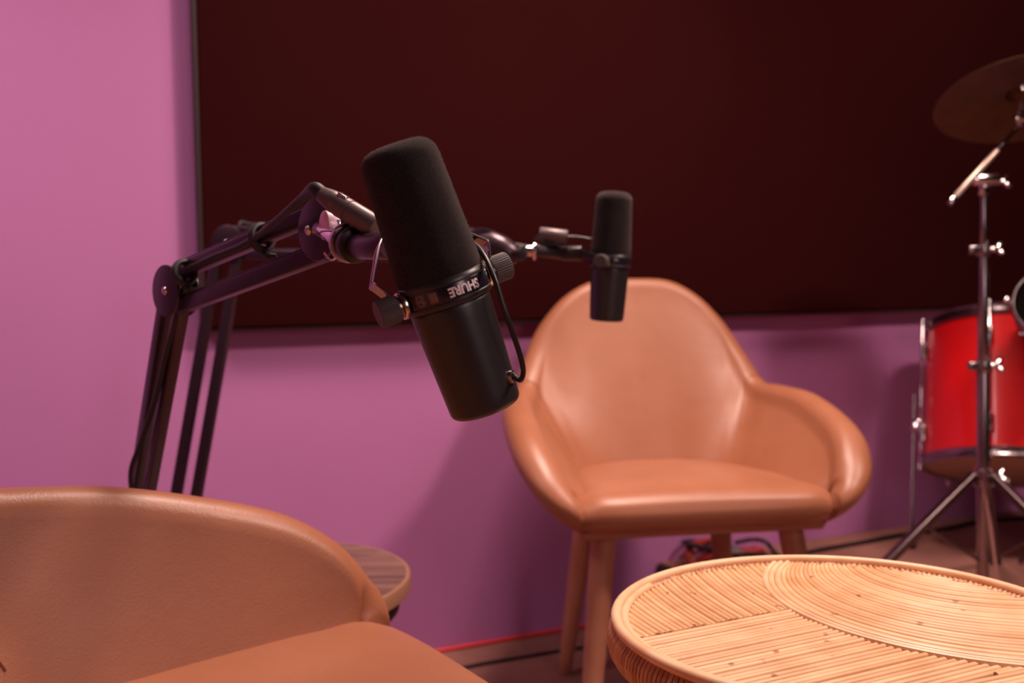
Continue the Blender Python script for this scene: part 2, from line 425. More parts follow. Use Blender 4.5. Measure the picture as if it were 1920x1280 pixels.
# ------------------------------------------------------------------ rattan table
RC = V((.278, .833, 0)); RR = .198; RH = .55
def rattan_table():
    t = thing('rattan_table', RC, 'small round rattan table with a pattern of pale cane rods, at lower right', 'table')
    zt = RH-.0075
    inner = RR-.0085
    pitch = .0060; rr = .0030
    C1 = V((.440, .915)); RA = .198
    P1 = V((.0939, .798)); P2 = V((.2427, .870)); D2 = (P2-P1).normalized(); N2 = V((-D2.y, D2.x))
    Q1 = V((.3684, .725)); Q2 = V((.301, .688)); D4 = (Q2-Q1).normalized(); N4 = V((-D4.y, D4.x))
    if N4.dot(V((.2, .8))-Q1) < 0: N4 = -N4      # N4 points to the region 2 side
    c = V((RC.x, RC.y))
    def inside(p): return (p-c).length < inner
    def reg(p):
        ra = (p-C1).length
        if ra < RA+.0015: return 3
        if (p-Q1).dot(N4) < 0: return 4
        if (p-P1).dot(N2) > 0 : return 1
        return 2
    b = MB(); paths = []; rads = []
    def clip(path, r):
        cur = []
        for p in path:
            if inside(p) and reg(p) == r: cur.append(p)
            else:
                if len(cur) > 3: paths.append(cur)
                cur = []
        if len(cur) > 3: paths.append(cur)
    k = 0
    while k*pitch/1.5 < .44:
        ra = .002+k*pitch/1.5
        for (reg_id) in (3,):
            if (reg_id == 3 and ra < RA-.004) or (reg_id == 1 and ra > RA+.002):
                steps = max(24, int(2*PI*ra/.004))
                if reg_id == 3: cen = C1+V((.33, 1.0))*(RA-ra)
                clip([cen+V((math.cos(2*PI*q/steps), math.sin(2*PI*q/steps)))*ra for q in range(int(steps*.35), int(steps*1.0))], reg_id)
                while len(rads) < len(paths): rads.append(cen)
        k += 1
    for j in range(0, 50):
        x0 = .05+j*pitch
        clip([V((x0+.9*(1.03-y)**2, y)) for y in [1.06-.003*q for q in range(160)]], 1)
    # straight families
    for D, Nn, O, r in ((D2, N2, P1, 2), (V((.93, .37)).normalized(), V((-.37, .93)).normalized(), Q1, 4)):
        for j in range(-80, 80):
            o = O+Nn*(j+.5)*pitch
            clip([o+D*(q*.003) for q in range(-170, 170)], r)
    rads += [None]*(len(paths)-len(rads))
    for pth, cen in zip(paths, rads):
        sc = random.uniform(.92, 1.02); dz = random.uniform(-.0005, .0004)
        # split into a few cane lengths
        st = max(1, len(pth)//90)
        pts = [V((p.x, p.y, zt-rr+.0012+dz)) for p in pth[::2]+[pth[-1]]]
        if cen is None: rad = [rr*1.01*sc]*len(pts)
        else:
            rad = []
            for p in pts:
                e_ = (V((p.x, p.y))-cen).normalized(); inner_f = (V((p.x, p.y))-C1).length < RA
                rad.append(sc*1.08*(pitch/3.0*(1-V((.33, 1.0)).dot(e_)) if inner_f else pitch*.5))
            pts = [V((p.x, p.y, zt+.0012+dz-rd*.95)) for p, rd in zip(pts, rad)]
        b.tube(pts, rad, 8)
    b.build('woven_top', 'rattan', t, sharp=50)
    # border canes along pattern edges
    e = MB()
    for ra in (RA-.007, RA-.001, RA+.0045):
        arc = [C1+V((math.cos(a), math.sin(a)))*ra for a in [PI*.55+q*.02 for q in range(170)]]
        arc = [p for p in arc if inside(p)]
        e.tube([V((p.x, p.y, zt+.0002)) for p in arc], .0029, 8)
    e.build('edge_cane', 'rattan_rim', t)
    MB().lathe([(0, zt-.004), (inner+.006, zt-.004), (inner+.006, zt-.010), (0, zt-.010)], RC, seg=80).build('backing', 'rattan_gap', t)
    # rim: two poles and a bound band
    def ring(r, z, mr, name, m, wob=0, a0=0, a1=2*PI, seg=160):
        full = abs(a1-a0-2*PI) < 1e-6
        pts = [RC+V((math.cos(a0+(a1-a0)*q/seg)*r, math.sin(a0+(a1-a0)*q/seg)*r, z)) for q in range(seg if full else seg+1)]
        return MB().tube(pts, mr, 14, closed=full).build(name, m, t)
    ring(RR-.0045, RH-.0044, .0044, 'rim', 'rattan_rim')
    ring(RR-.0120, RH-.0060, .0036, 'inner_rim', 'rattan_rim', a0=PI*.80, a1=PI*1.42)
    # bound band below the rim: wrapped turns
    w = MB(); turns = 230
    for q in range(turns):
        a = 2*PI*q/turns
        rad = V((math.cos(a), math.sin(a), 0)); tg = V((-rad.y, rad.x, 0))
        cpt = RC+rad*(RR-.0095)+V((0, 0, RH-.0225))
        loopp = []
        for j in range(9):
            th = -PI*.62+PI*1.24*j/8
            loopp.append(cpt+rad*(.0110*math.cos(th))+V((0, 0, .0150*math.sin(th))))
        w.tube(loopp, .0024*random.uniform(.9, 1.05), 6)
    w.build('rim_binding', 'rattan_wrap', t)
    MB().lathe([(RR-.02, RH-.04), (RR-.003, RH-.036), (RR-.0005, RH-.024), (RR-.004, RH-.008), (RR-.02, RH-.010)], RC, seg=100).build('rim_core', 'rattan_rim', t)
    for k in range(4):
        a = PI*.1+k*PI/2
        p0 = RC+V((math.cos(a)*.165, math.sin(a)*.165, RH-.03)); p1 = RC+V((math.cos(a)*.12, math.sin(a)*.12, .28)); p2 = RC+V((math.cos(a)*.175, math.sin(a)*.175, 0))
        MB().tube([V(p) for p in spline([p0, p1, p2], 8)], .010, 12).build('leg', 'rattan_rim', t)
    pts = [RC+V((math.cos(2*PI*q/60)*.118, math.sin(2*PI*q/60)*.118, .28)) for q in range(60)]
    MB().tube(pts, .007, 10, closed=True).build('stretcher', 'rattan_rim', t)
rattan_table()

# ------------------------------------------------------------------ microphones (local: z = towards the foam, -y = towards viewer)
def text_mesh(body, size):
    cu = bpy.data.curves.new('lettering', 'FONT'); cu.body = body; cu.size = size; cu.offset = size*.04
    cu.align_x = 'CENTER'; cu.align_y = 'CENTER'; cu.resolution_u = 4
    ob = bpy.data.objects.new('lettering', cu); COL.objects.link(ob)
    bpy.context.view_layer.update()
    dg = bpy.context.evaluated_depsgraph_get()
    me = bpy.data.meshes.new_from_object(ob.evaluated_get(dg))
    vs = [v.co.copy() for v in me.vertices]; fs = [tuple(p.vertices) for p in me.polygons]
    bpy.data.objects.remove(ob); bpy.data.curves.remove(cu); bpy.data.meshes.remove(me)
    return vs, fs
def microphone(loc, quat, label, detail, rise, front=0.0):
    root = thing('microphone', loc, label, 'microphone', 'studio microphones on boom arms', quat)
    B = lambda mb, n, m, p=None, **k: mb.build(n, m, p or root, world=False, **k)
    # foam windscreen
    R0, R1, zt = .0300, .0268, .1030
    pr = [(.0, .0075), (.027, .0075), (.0293, .009), (R0, .012)]
    for q in range(1, 12): pr.append((R0+(R1-R0)*q/12, .012+(zt-.014-.012)*q/12))
    for q in range(0, 9):
        a = q/8*PI/2; pr.append((R1-.013+.013*math.cos(a), zt-.014+.013*math.sin(a)))
    pr += [(.008, zt-.0004), (0, zt)]
    ws = B(MB().lathe(pr, seg=72), 'windscreen', 'foam')
    if detail:
        fb = MB(); rnd = random.Random(3)
        for q in range(9000):
            h = rnd.uniform(.010, zt+.004); a = rnd.uniform(0, 2*PI)
            if h > zt-.014:
                th = rnd.uniform(0, PI/2)
                if rnd.random() < .35:
                    rr_ = rnd.uniform(0, R1-.013); p = V((rr_*math.cos(a), rr_*math.sin(a), zt-.001)); nn = V((0, 0, 1))
                else:
                    p = V(((R1-.013+.013*math.cos(th))*math.cos(a), (R1-.013+.013*math.cos(th))*math.sin(a), zt-.014+.013*math.sin(th))); nn = V((math.cos(th)*math.cos(a), math.cos(th)*math.sin(a), math.sin(th)))
            else:
                rr_ = R0+(R1-R0)*(h-.012)/(zt-.026); p = V((rr_*math.cos(a), rr_*math.sin(a), h)); nn = V((math.cos(a), math.sin(a), 0))
            L = rnd.uniform(.0005, .0014)*(2.2 if rnd.random() < .02 else 1)
            d = (nn+V((rnd.uniform(-1, 1), rnd.uniform(-1, 1), rnd.uniform(-1, 1)))*.9).normalized()
            s_ = d.orthogonal().normalized()*.00006
            fb.add([p-s_, p+s_, p+d*L], [(0, 1, 2)])
        f = fb.build('foam_fibres', 'fibre', ws, world=False, sharp=None); f['kind'] = 'stuff'
    # collar ring
    B(MB().lathe([(.024, .0098), (.0296, .0098), (.0302, .0092), (.0306, .0078), (.0310, .0070), (.0310, .0058), (.0304, .0052), (.0304, -.0052), (.0310, -.0058), (.0310, -.0078), (.0302, -.0090), (.0284, -.0094), (.02, -.0094)], seg=96), 'collar', 'mic_body')
    B(MB().lathe([(.03045, .0050), (.03055, .0048), (.03055, -.0048), (.03045, -.0050)], axis=(0, 0, 1), seg=60, a0=PI*.5+math.radians(-50), a1=PI*.5+math.radians(62)) if False else MB().lathe([(.03042, .0050), (.03058, .0046), (.03058, -.0046), (.03042, -.0050)], seg=96), 'label_band', 'label_plate')
    # body
    pr = [(.015, -.0085), (.0272, -.0090), (.0281, -.0100), (.0283, -.0125)]
    for q in range(1, 10): pr.append((.0283-.0030*q/10, -.0125-.0700*q/10))
    for q in range(0, 7):
        a = q/6*PI/2; pr.append((.0252-.005+.005*math.cos(a), -.0835-.005*math.sin(a)))
    pr += [(0, -.0889)]
    body = B(MB().lathe(pr, seg=80), 'body', 'mic_body')
    # knobs, washers and yoke
    for sx in (-1, 1):
        kb = MB(); seg = 72; vs = []; fs = []
        rings = [(0, .0375), (.011, .0375), (.0124, .0382), (.0128, .0392), (.0128, .0545), (.0122, .0556), (.0108, .0562), (.0, .0562)]
        for j, (r, x) in enumerate(rings):
            for q in range(seg):
                a = 2*PI*q/seg; r_ = r-(.0006 if (q % 2 and 3 <= j <= 4) else 0)
                vs.append((sx*x, r_*math.cos(a), r_*math.sin(a)))
        for j in range(len(rings)-1):
            for q in range(seg): fs.append((j*seg+q, j*seg+(q+1) % seg, (j+1)*seg+(q+1) % seg, (j+1)*seg+q))
        B(MB().add([V((sx*(.0362+(abs(v[0])-.0375)*.76), v[1]*.77, v[2]*.77)) for v in vs], fs), 'knob', 'knob', sharp=20)
        B(MB().cyl((sx*.0305, 0, 0), (sx*.0340, 0, 0), .0095, seg=40), 'washer', 'steel')
        B(MB().cyl((sx*.0345, 0, 0), (sx*.0356, 0, 0), .0075, seg=40), 'washer', 'brass')
    hy = [(.0345, 0, 0), (.0385, .004, .008), (.0430, .009, .0165), (.0440, .011, .0185), (.0425, .013, .0205), (.0340, .022, .030), (.0240, .034, .040), (.014, .043, .045), (0, .046, .046)]
    hy = [(x, y if rise > .02 else y*1.0, z*rise/.036) for x, y, z in hy]
    yk = [(-x, y, z) for x, y, z in hy]+[(x, y, z) for x, y, z in hy[-2::-1]]
    yk2 = spline(yk, 3)
    ups = [V((0, 1, -.3 if rise > .02 else 0)) for _ in yk2] if rise > .02 else [V((0, 0, 1)) for _ in yk2]
    B(MB().strip(yk2, ups, .011, .0020), 'yoke', 'darkchrome' if detail else 'black_metal')
    ee = MB()
    for sg in (-1, 1):
        ee.tube([V(p)+ups[0].normalized()*.0056*sg for p in yk2], .0011, 8)
    if detail: B(ee, 'yoke_edge', 'steel', label='polished steel edge')
    for sx in (-1, 1):
        B(MB().cyl((sx*.0352, 0, 0), (sx*.0380, 0, 0), .0085, seg=32), 'yoke_eye', 'darkchrome')
    # mount block behind the yoke
    B(MB().cyl((0, .044, rise*1.2), (0, .075, rise*1.0), .011, seg=32), 'mount_socket', 'black_metal')
    if detail:
        # lettering, upside down on the band, wrapped round the collar
        rad = .03072
        def wrap(vs, ang, h0, flip=True, sxy=1.0):
            out = []
            for v in vs:
                x, y = (-v.x, -v.y) if flip else (v.x, v.y)
                a = -PI/2+ang+x*sxy/rad
                out.append(V((rad*math.cos(a), rad*math.sin(a), h0+y)))
            return out
        vs, fs = text_mesh('SHURE', .0084)
        mb = MB().add(wrap([V((v.x*.93, v.y, 0)) for v in vs], math.radians(25+TXT), 0), fs)
        mb.build('lettering', 'white_print', root, world=False, sharp=None, label='white upside down lettering')
        em = MB()
        def line(pts, w, ang):
            w3 = wrap([V((p[0], p[1], 0)) for p in pts], ang, 0, False)
            em.tube(w3, w, 5)
        a1 = math.radians(-36+TXT); a2 = math.radians(-17+TXT)
        for r_, w_ in ((.0040, .00016), (.0028, .00024)):
            line([(r_*math.cos(q*PI/16), r_*math.sin(q*PI/16)) for q in range(2, 33)], w_, a1)
        for q in range(5): line([(-.0018+.0009*q, -.0012), (-.0014+.0009*q, .0012)], .00022, a1)
        for q in range(-3, 4): line([(q*.00085, -.0036), (q*.00085, .0036)], .00020, a2)
        for q in (-1, 0, 1): line([(-.0012, q*.0018), (.0026, q*.0018)], .00016, a2)
        em.build('emblem', 'brown_print', root, world=False, sharp=None, label='faint brown emblem')
        # grommet
        g = V((math.cos(GA)*.0262, math.sin(GA)*.0262, -.0700)); gn = V((math.cos(GA), math.sin(GA), 0))
        gr = MB(); gr.lathe([(.0022, .0018), (.0030, .0024), (.0042, .0020), (.0046, .0006), (.0046, -.002)], g, gn, seg=28)
        B(gr, 'grommet', 'darkchrome')
    return root
# near microphone pose
TXT = 0; GA = -PI/2+math.radians(62)
top = pt(736, 262, .664); bot = pt(913, 768, .690)
ax = (top-bot).normalized()
ring_c = bot+ax*.0889
view = (ring_c-V((0, 0, CAMH))).normalized()
yv = (view-ax*view.dot(ax)).normalized(); xv = yv.cross(ax)
def mic_quat(ax, yv, twist):
    xv = yv.cross(ax).normalized()
    R = Matrix((xv, yv, ax)).transposed() @ Matrix.Rotation(twist, 3, 'Z')
    return R.to_quaternion()
TW = math.radians(20)
TXT = -20; GA -= TW
qn = mic_quat(ax, yv, TW)
near_mic = microphone(ring_c, qn, 'large black broadcast microphone with foam windscreen in the foreground, tilted, lettering on its collar', True, .036)
NM = Matrix.LocRotScale(ring_c, qn, None)
# the microphone's own thin lead on its right side
lead = [NM @ V((.012, .046, .034)), pt(868, 452, .715), pt(893, 461, .690), pt(912, 486, .668), pt(928, 525, .655), pt(944, 575, .652), pt(960, 620, .655), pt(975, 665, .662), pt(981, 695, .667), pt(976, 712, .668)]
g_out = NM @ V((math.cos(GA)*.0285, math.sin(GA)*.0285, -.0700))
lead += [g_out]
ld = MB().tube([V(p) for p in spline(lead, 8)], .00185, 12)
o = MB(); o.v = [NM.inverted() @ p for p in ld.v]; o.f = ld.f
o.build('lead', 'cable', near_mic, world=False)

# far microphone
ftop = pt(1152, 366, 1.470); fbot = pt(1137, 602, 1.480)
fax = (ftop-fbot).normalized(); fring = fbot+fax*.0889
fq = mic_quat(fax, V((-.92, .38, 0)) - fax*V((-.92, .38, 0)).dot(fax), 0)
FY = (V((-.92, .38, 0)) - fax*V((-.92, .38, 0)).dot(fax)).normalized()
fq = mic_quat(fax, FY, 0)
far_mic = microphone(fring, fq, 'smaller upright black microphone in front of the high backed armchair', False, .008)
FM = Matrix.LocRotScale(fring, fq, None)

# ------------------------------------------------------------------ boom arms
def boom(B, E, H, label, sep=.036, base_z=TH):
    root = thing('boom_arm', V((B.x, B.y, base_z)), label, 'boom arm', 'black boom arms')
    # clamp on the table
    MB().cyl((B.x, B.y, base_z), (B.x, B.y, base_z+.012), .030, seg=40).build('base_plate', 'black_metal', root)
    MB().cyl((B.x, B.y, base_z+.012), (B.x, B.y, B.z-.02), .011, seg=28).build('post', 'black_metal', root)
    def seg(P, Q, upn):
        d = (Q-P).normalized(); hor = V((d.x, d.y, 0))
        nrm = upn
        off = nrm.cross(d).normalized()
        return d, off
    hd = V((H.x-B.x, H.y-B.y, 0)).normalized(); nrm = V((-hd.y, hd.x, 0))
    hd2 = V((H.x-E.x, H.y-E.y, 0)).normalized(); nrm2 = V((-hd2.y, hd2.x, 0))
    for (P, Q, nr, kind) in ((B, E, nrm2, 'lower'), (E, H, nrm2, 'upper')):
        d = (Q-P).normalized(); n_ = (nr-d*nr.dot(d)).normalized(); off = n_.cross(d).normalized()
        for s in (-1, 1):
            b = MB()
            a0 = P+off*(s*sep/2)+d*.006; a1 = Q+off*(s*sep/2)-d*.006
            x = n_; y = off
            R = Matrix((x, y, d)).transposed()
            b.box((a0+a1)/2, (.013, .0155, (a1-a0).length), R, .0018)
            # groove lip along the under side
            b.box((a0+a1)/2-off*.0085+n_*.0, (.0085, .003, (a1-a0).length-.02), R, .0006)
            b.build('arm_tube', 'arm_metal', root)
    def disc(C, nr, r=.0275, sh=0):
        for s in (-1, 1):
            b = MB()
            b.cyl(C+nr*(s*.0095), C+nr*(s*.0130), r, seg=56, bev=.0010)
            pl = b.build('joint_plate', 'arm_metal', root)
            MB().lathe([(0, .0022), (.002, .0020), (.0038, .0012), (.0046, 0), (0, 0)], C+nr*(s*.0130)-hd2*sh, nr*s, seg=24).build('screw', 'steel', root)
        MB().cyl(C-nr*.0095, C+nr*.0095, .006, seg=20).build('pivot', 'chrome', root)
    disc(E, nrm2); disc(H, nrm2, sh=.012)
    disc(B, nrm2, .022)
    return root, nrm2
nB = V((-.535, 1.37, .475)); nE = pt(330, 545, 1.06); nH = pt(616, 431, .875)
near_boom, nrm = boom(nB, nE, nH, 'black boom arm carrying the tilted foreground microphone, bent at an elbow disc')
# head of the near boom: cap, chrome swivel, clutch, tube
cap = MB(); cc = nH+(pt(606, 421, .868)-nH)*1.0
vd = (cc-V((0, 0, CAMH))).normalized()
cap.cyl(pt(607, 421, .862), pt(612, 421, .862)+V((.0, .012, 0)), .0118, seg=40, bev=.0004)
# the flat cap on the end of the cross pin (faces left like the joint discs)
cn = (-nrm if nrm.y > 0 else nrm)
cn = V((-.86, -.51, .02)).normalized()
cap = MB().cyl(pt(607, 422, .836)-cn*.012, pt(607, 422, .836), .0122, seg=48, bev=.0004)
cap.build('joint_cap', 'pink_reflection', near_boom, label='flat metal cap with the pink wall reflection painted in')
MB().cyl(pt(600, 430, .865), pt(640, 448, .815), .0075, seg=28).build('swivel', 'chrome', near_boom)
MB().cyl(pt(634, 412, .835), pt(636, 470, .835), .0055, seg=28).build('swivel_pin', 'chrome', near_boom)
c0 = pt(655, 455, .80); cdir = (pt(740, 492, .735)-c0).normalized()
MB().cyl(c0-cdir*.004, c0+cdir*.002, .0165, seg=44).build('clutch_plate', 'darkchrome', near_boom)
MB().cyl(c0+cdir*.002, c0+cdir*.014, .0145, seg=44).build('clutch', 'black_metal', near_boom)
mp = NM @ V((0, .074, .036))
MB().cyl(c0+cdir*.014, mp, .0105, seg=36).build('end_tube', 'arm_metal', near_boom)
hk = [pt(608, 474, .84), pt(620, 487, .835), pt(632, 480, .83), pt(638, 462, .82)]
MB().tube([V(p) for p in spline(hk, 6)], .0010, 8).build('retaining_clip', 'steel', near_boom)

fB = V((-.548, 1.62, .46)); fE = pt(432, 455, 1.60); fH = pt(905, 462, 1.505)
far_boom, fn = boom(fB, fE, fH, 'black boom arm standing behind the nearer one, reaching across to the upright microphone')
# far head
h0 = pt(915, 462, 1.50); h1 = pt(958, 478, 1.49)
b = MB(); b.tube([pt(896, 455, 1.50), pt(918, 458, 1.50), pt(940, 468, 1.495), pt(962, 478, 1.49), pt(972, 480, 1.49)], [.014, .021, .021, .017, .010], 28)
b.build('head_joint', 'arm_metal', far_boom)
MB().cyl(pt(966, 470, 1.49), pt(1000, 470, 1.485), .0080, seg=28).build('swivel', 'chrome', far_boom)
MB().cyl(pt(974, 474, 1.470), pt(982, 474, 1.466), .0115, seg=28).build('swivel_knob', 'black_metal', far_boom)
MB().cyl(pt(999, 470, 1.485), pt(1004, 470, 1.485), .0135, seg=28).build('lock_nut', 'chrome', far_boom)
fm = FM @ V((0, .074, .008))
MB().cyl(pt(1004, 468, 1.485), fm, .0095, seg=28).build('end_tube', 'black_metal', far_boom)

# ------------------------------------------------------------------ microphone cables with connectors
def cable_thing(label, start):
    return thing('microphone_cable', start, label, 'cable', 'cables of the microphones')
# near: connector behind the foam, cable over the arm
k0 = pt(708, 428, .775); k1 = pt(606, 366, .80)
dk = (k1-k0).normalized(); Lk = (k1-k0).length
nc = cable_thing('black microphone cable with satin metal connector running along the near boom arm', k0)
cn_ = MB()
prof = [(0, 0), (.0090, 0), (.0093, .0006), (.0093, Lk*.48), (.0088, Lk*.485), (.0088, Lk*.50), (.0093, Lk*.505), (.0093, Lk*.68), (.0088, Lk*.685), (.0088, Lk*.70), (.0090, Lk*.705), (.0088, Lk*.82), (.0075, Lk*.95), (.0066, Lk*1.02), (0, Lk*1.02)]
cn_.lathe(prof, k0, dk, seg=44)
con = cn_.build('connector', 'grey_conn', nc)
R = frame_to(dk)
latch = MB(); lc = k0+dk*(Lk*.60)+V((.0, -.002, .0088)); latch.box(lc, (.006, .004, .010), Matrix((dk.cross(V((0, 0, 1))).normalized(), V((0, 0, 1)), dk)).transposed(), .001)
latch.build('latch', 'steel', con)
up = V((0, 0, 1))
cp = [k1+dk*.001, k1+dk*.010+up*.001, pt(572, 368, .83), pt(540, 395, .86), pt(505, 425, .90), pt(486, 440, .925), pt(450, 462, .955), pt(400, 482, .99), pt(352, 503, 1.03), pt(335, 494, 1.05), pt(345, 540, 1.04), pt(330, 600, 1.06), pt(313, 660, 1.09), pt(300, 715, 1.12), pt(286, 765, 1.15), pt(264, 830, 1.20), pt(245, 900, 1.25), nB+V((.02, 0, .03)), nB+V((.03, .05, -.069))]
cp = [V(p) for p in spline(cp, 8)]
rr = [(.0066-.0034*min(1, i/26)) for i in range(len(cp))]
MB().tube(cp, rr, 14).build('cord', 'rubber', nc)
# ties holding the cord to the arm
for i, (px, py, Y, r) in enumerate(((489, 446, .945, .0112), (344, 512, 1.03, .0112))):
    cpt = pt(px, py, Y); d = (nH-nE).normalized(); R = frame_to(d)
    ring = [cpt+R @ V((math.cos(a)*r, math.sin(a)*r*1.05, 0)) for a in [2*PI*q/28 for q in range(28)]]
    tie = MB()
    vs = []; fs = []
    for q, p in enumerate(ring):
        vs += [p-d*.005, p+d*.005]
    for q in range(28): fs.append((2*q, 2*q+1, (2*q+3) % 56, (2*q+2) % 56))
    tb = MB(); tb.tube(ring, .0028, 8, closed=True); tb.tube([p+d*.004 for p in ring], .0028, 8, closed=True)
    tb.tube([ring[20], ring[20]+V((.008, -.002, -.006)), ring[20]+V((.016, -.003, -.006))], [.003, .003, .002], 8)
    tag(tb.build('cable_tie', 'rubber', origin=cpt), ('black hook and loop tie around the middle of the near boom arm', 'black hook and loop tie at the elbow of the near boom arm')[i], 'cable tie', 'hook and loop cable ties')
# far: connector + lead
f0 = pt(1012, 438, 1.49); f1 = pt(1064, 444, 1.485)
fc = cable_thing('short grey connector and thin lead beside the upright microphone', f0)
MB().lathe([(0, 0), (.0095, 0), (.0102, .001), (.0102, (f1-f0).length-.001), (.0095, (f1-f0).length), (0, (f1-f0).length)], f0, f1-f0, seg=36).build('connector', 'grey_conn', fc)
MB().tube([V(p) for p in spline([f1, pt(1080, 444, 1.485), pt(1112, 450, 1.48), FM @ V((0, .022, .02))], 6)], .0020, 10).build('cord', 'black_metal', fc)
MB().tube([V(p) for p in spline([f0+V((.003, 0, 0)), f0+V((-.006, .008, -.008)), pt(990, 462, 1.52), fH+V((-.05, .02, .02)), fE+V((.05, .02, .03)), fE+V((0, .02, -.02)), fB+V((.02, .03, .0)), V((fB.x+.05, fB.y+.03, TH+.004))], 10)], .0028, 10).build('cord', 'rubber', fc)
MB().box(pt(1036, 455, 1.487), (.030, .012, .010), bev=.002).build('connector_clip', 'black_metal', fc)

# ------------------------------------------------------------------ drum kit
def wingnut(mb, c, ax, r=.016):
    ax = V(ax).normalized(); mb.cyl(c, c+ax*.014, .006, seg=18)
    o = ax.orthogonal().normalized()
    for s in (-1, 1):
        mb.tube([c+ax*.010, c+ax*.016+o*s*.010, c+ax*.022+o*s*.018], [.004, .007, .005], 12)
SY = 2.2
def stand():
    foot = pz(1843, 1124, RIS)
    base = V((pt(1843, 1000, SY).x, SY, RIS))
    root = thing('cymbal_stand', base, 'chrome tripod boom cymbal stand in front of the red drum', 'cymbal stand')
    P = lambda x, y, dY=0: pt(x, y, SY+dY)
    def vert(y): 
        p = pt(1843, y, SY); return V((base.x, SY, p.z))
    MB().cyl(V((base.x, SY, RIS+.02)), vert(682), .0135, seg=28).build('lower_tube', 'darkchrome', root)
    MB().cyl(vert(684), vert(465), .0115, seg=28).build('middle_tube', 'darkchrome', root)
    MB().cyl(vert(468), vert(345), .0090, seg=28).build('upper_tube', 'darkchrome', root)
    for y, r, w in ((685, .0185, True), (468, .0165, True)):
        b = MB(); p = vert(y); b.cyl(p-V((0, 0, .014)), p+V((0, 0, .010)), r, seg=28)
        b.box(p+V((-.022, -.004, 0)), (.026, .014, .018), bev=.003)
        c = b.build('clamp', 'darkchrome', root)
        wb = MB(); wingnut(wb, p+V((.014, -.008, 0)), (1, -.4, .12)); wb.build('wing_nut', 'chrome', c)
    # tilter head
    p = vert(340)
    b = MB(); b.cyl(p-V((0, 0, .030)), p+V((0, 0, .006)), .0125, .016, seg=28); b.cyl(p+V((-.030, -.01, .004)), p+V((.028, -.01, .004)), .0135, seg=28)
    b.build('tilter', 'chrome', root)
    wb = MB(); wingnut(wb, p+V((.028, -.008, -.002)), (1, -.2, .0)); wb.build('wing_nut', 'chrome', root)
    a = P(1779, 382, -.03); c = P(1870, 282, -.03); d = P(1908, 238, -.01); 
    MB().cyl(a, c, .0062, seg=20).build('boom_rod', 'stick_wood', root)
    MB().cyl(c, d, .0042, seg=20).build('boom_tip', 'darkchrome', root)
    MB().cyl(a, a+(c-a)*.14, .0070, seg=20).build('rod_end', 'chrome', root)
    b = MB(); t = P(1913, 218, 0); b.cyl(t-V((0, 0, .022)), t+V((0, 0, .02)), .010, seg=20); b.cyl(t+V((-.018, -.01, -.006)), t+V((.018, -.01, -.006)), .009, seg=20); b.cyl(t+V((0, 0, .02)), P(1919, 150, .02), .004, seg=16)
    b.build('cymbal_mount', 'chrome', root)
    # tripod
    hub = vert(888)
    b = MB(); b.cyl(hub-V((0, 0, .03)), hub+V((0, 0, .012)), .0205, seg=28); b.build('tripod_hub', 'darkchrome', root)
    low = V((base.x, SY, RIS+.075))
    for k, (fx, fy) in enumerate(((-.325, -.06), (.20, -.24), (.16, .27))):
        ft = V((base.x+fx, SY+fy, RIS+.012)); st_ = hub+V((fx, fy, 0)).normalized()*.02
        b = MB(); b.bar(st_, ft, .024, .018, V((0, 0, 1)), .004)
        mid = st_+(ft-st_)*.40; 
        l = b.build('leg', 'legmetal', root)
        q = MB(); q.bar(mid, low, .014, .006); q.cyl(mid-V((0, .008, 0)), mid+V((0, -.014, 0)), .006, seg=14)
        q.build('brace', 'legmetal', root)
        MB().cyl(ft-V((0, 0, .012)), ft+V((0, 0, .010)), .013, seg=18).build('rubber_foot', 'rubber', l)
    MB().tube([P(1848, 878, -.03), P(1846, 925, -.035), P(1858, 990, -.03), P(1870, 1085, -.03)], .0040, 12).build('height_rod', 'chrome', root)
    wb = MB(); wingnut(wb, hub+V((.022, -.01, -.004)), (1, -.3, .15)); wb.build('wing_nut', 'chrome', root)
    return root
stand()
# cymbal
cc = pt(1922, 176, 2.20); cnn = V((.05, math.sin(math.radians(20)), math.cos(math.radians(20)))).normalized()
pr = [(.006, .020), (.02, .019), (.033, .012), (.040, .003), (.10, -.004), (.188, -.016), (.1885, -.0172), (.10, -.0052), (.040, .0018), (.033, .0108), (.02, .0178), (.006, .0188)]
cyo = MB().lathe(pr, cc, cnn, seg=96)
tag(cyo.build('cymbal', 'cymbal', origin=cc), 'bronze cymbal tilted on the chrome stand at upper right', 'cymbal')
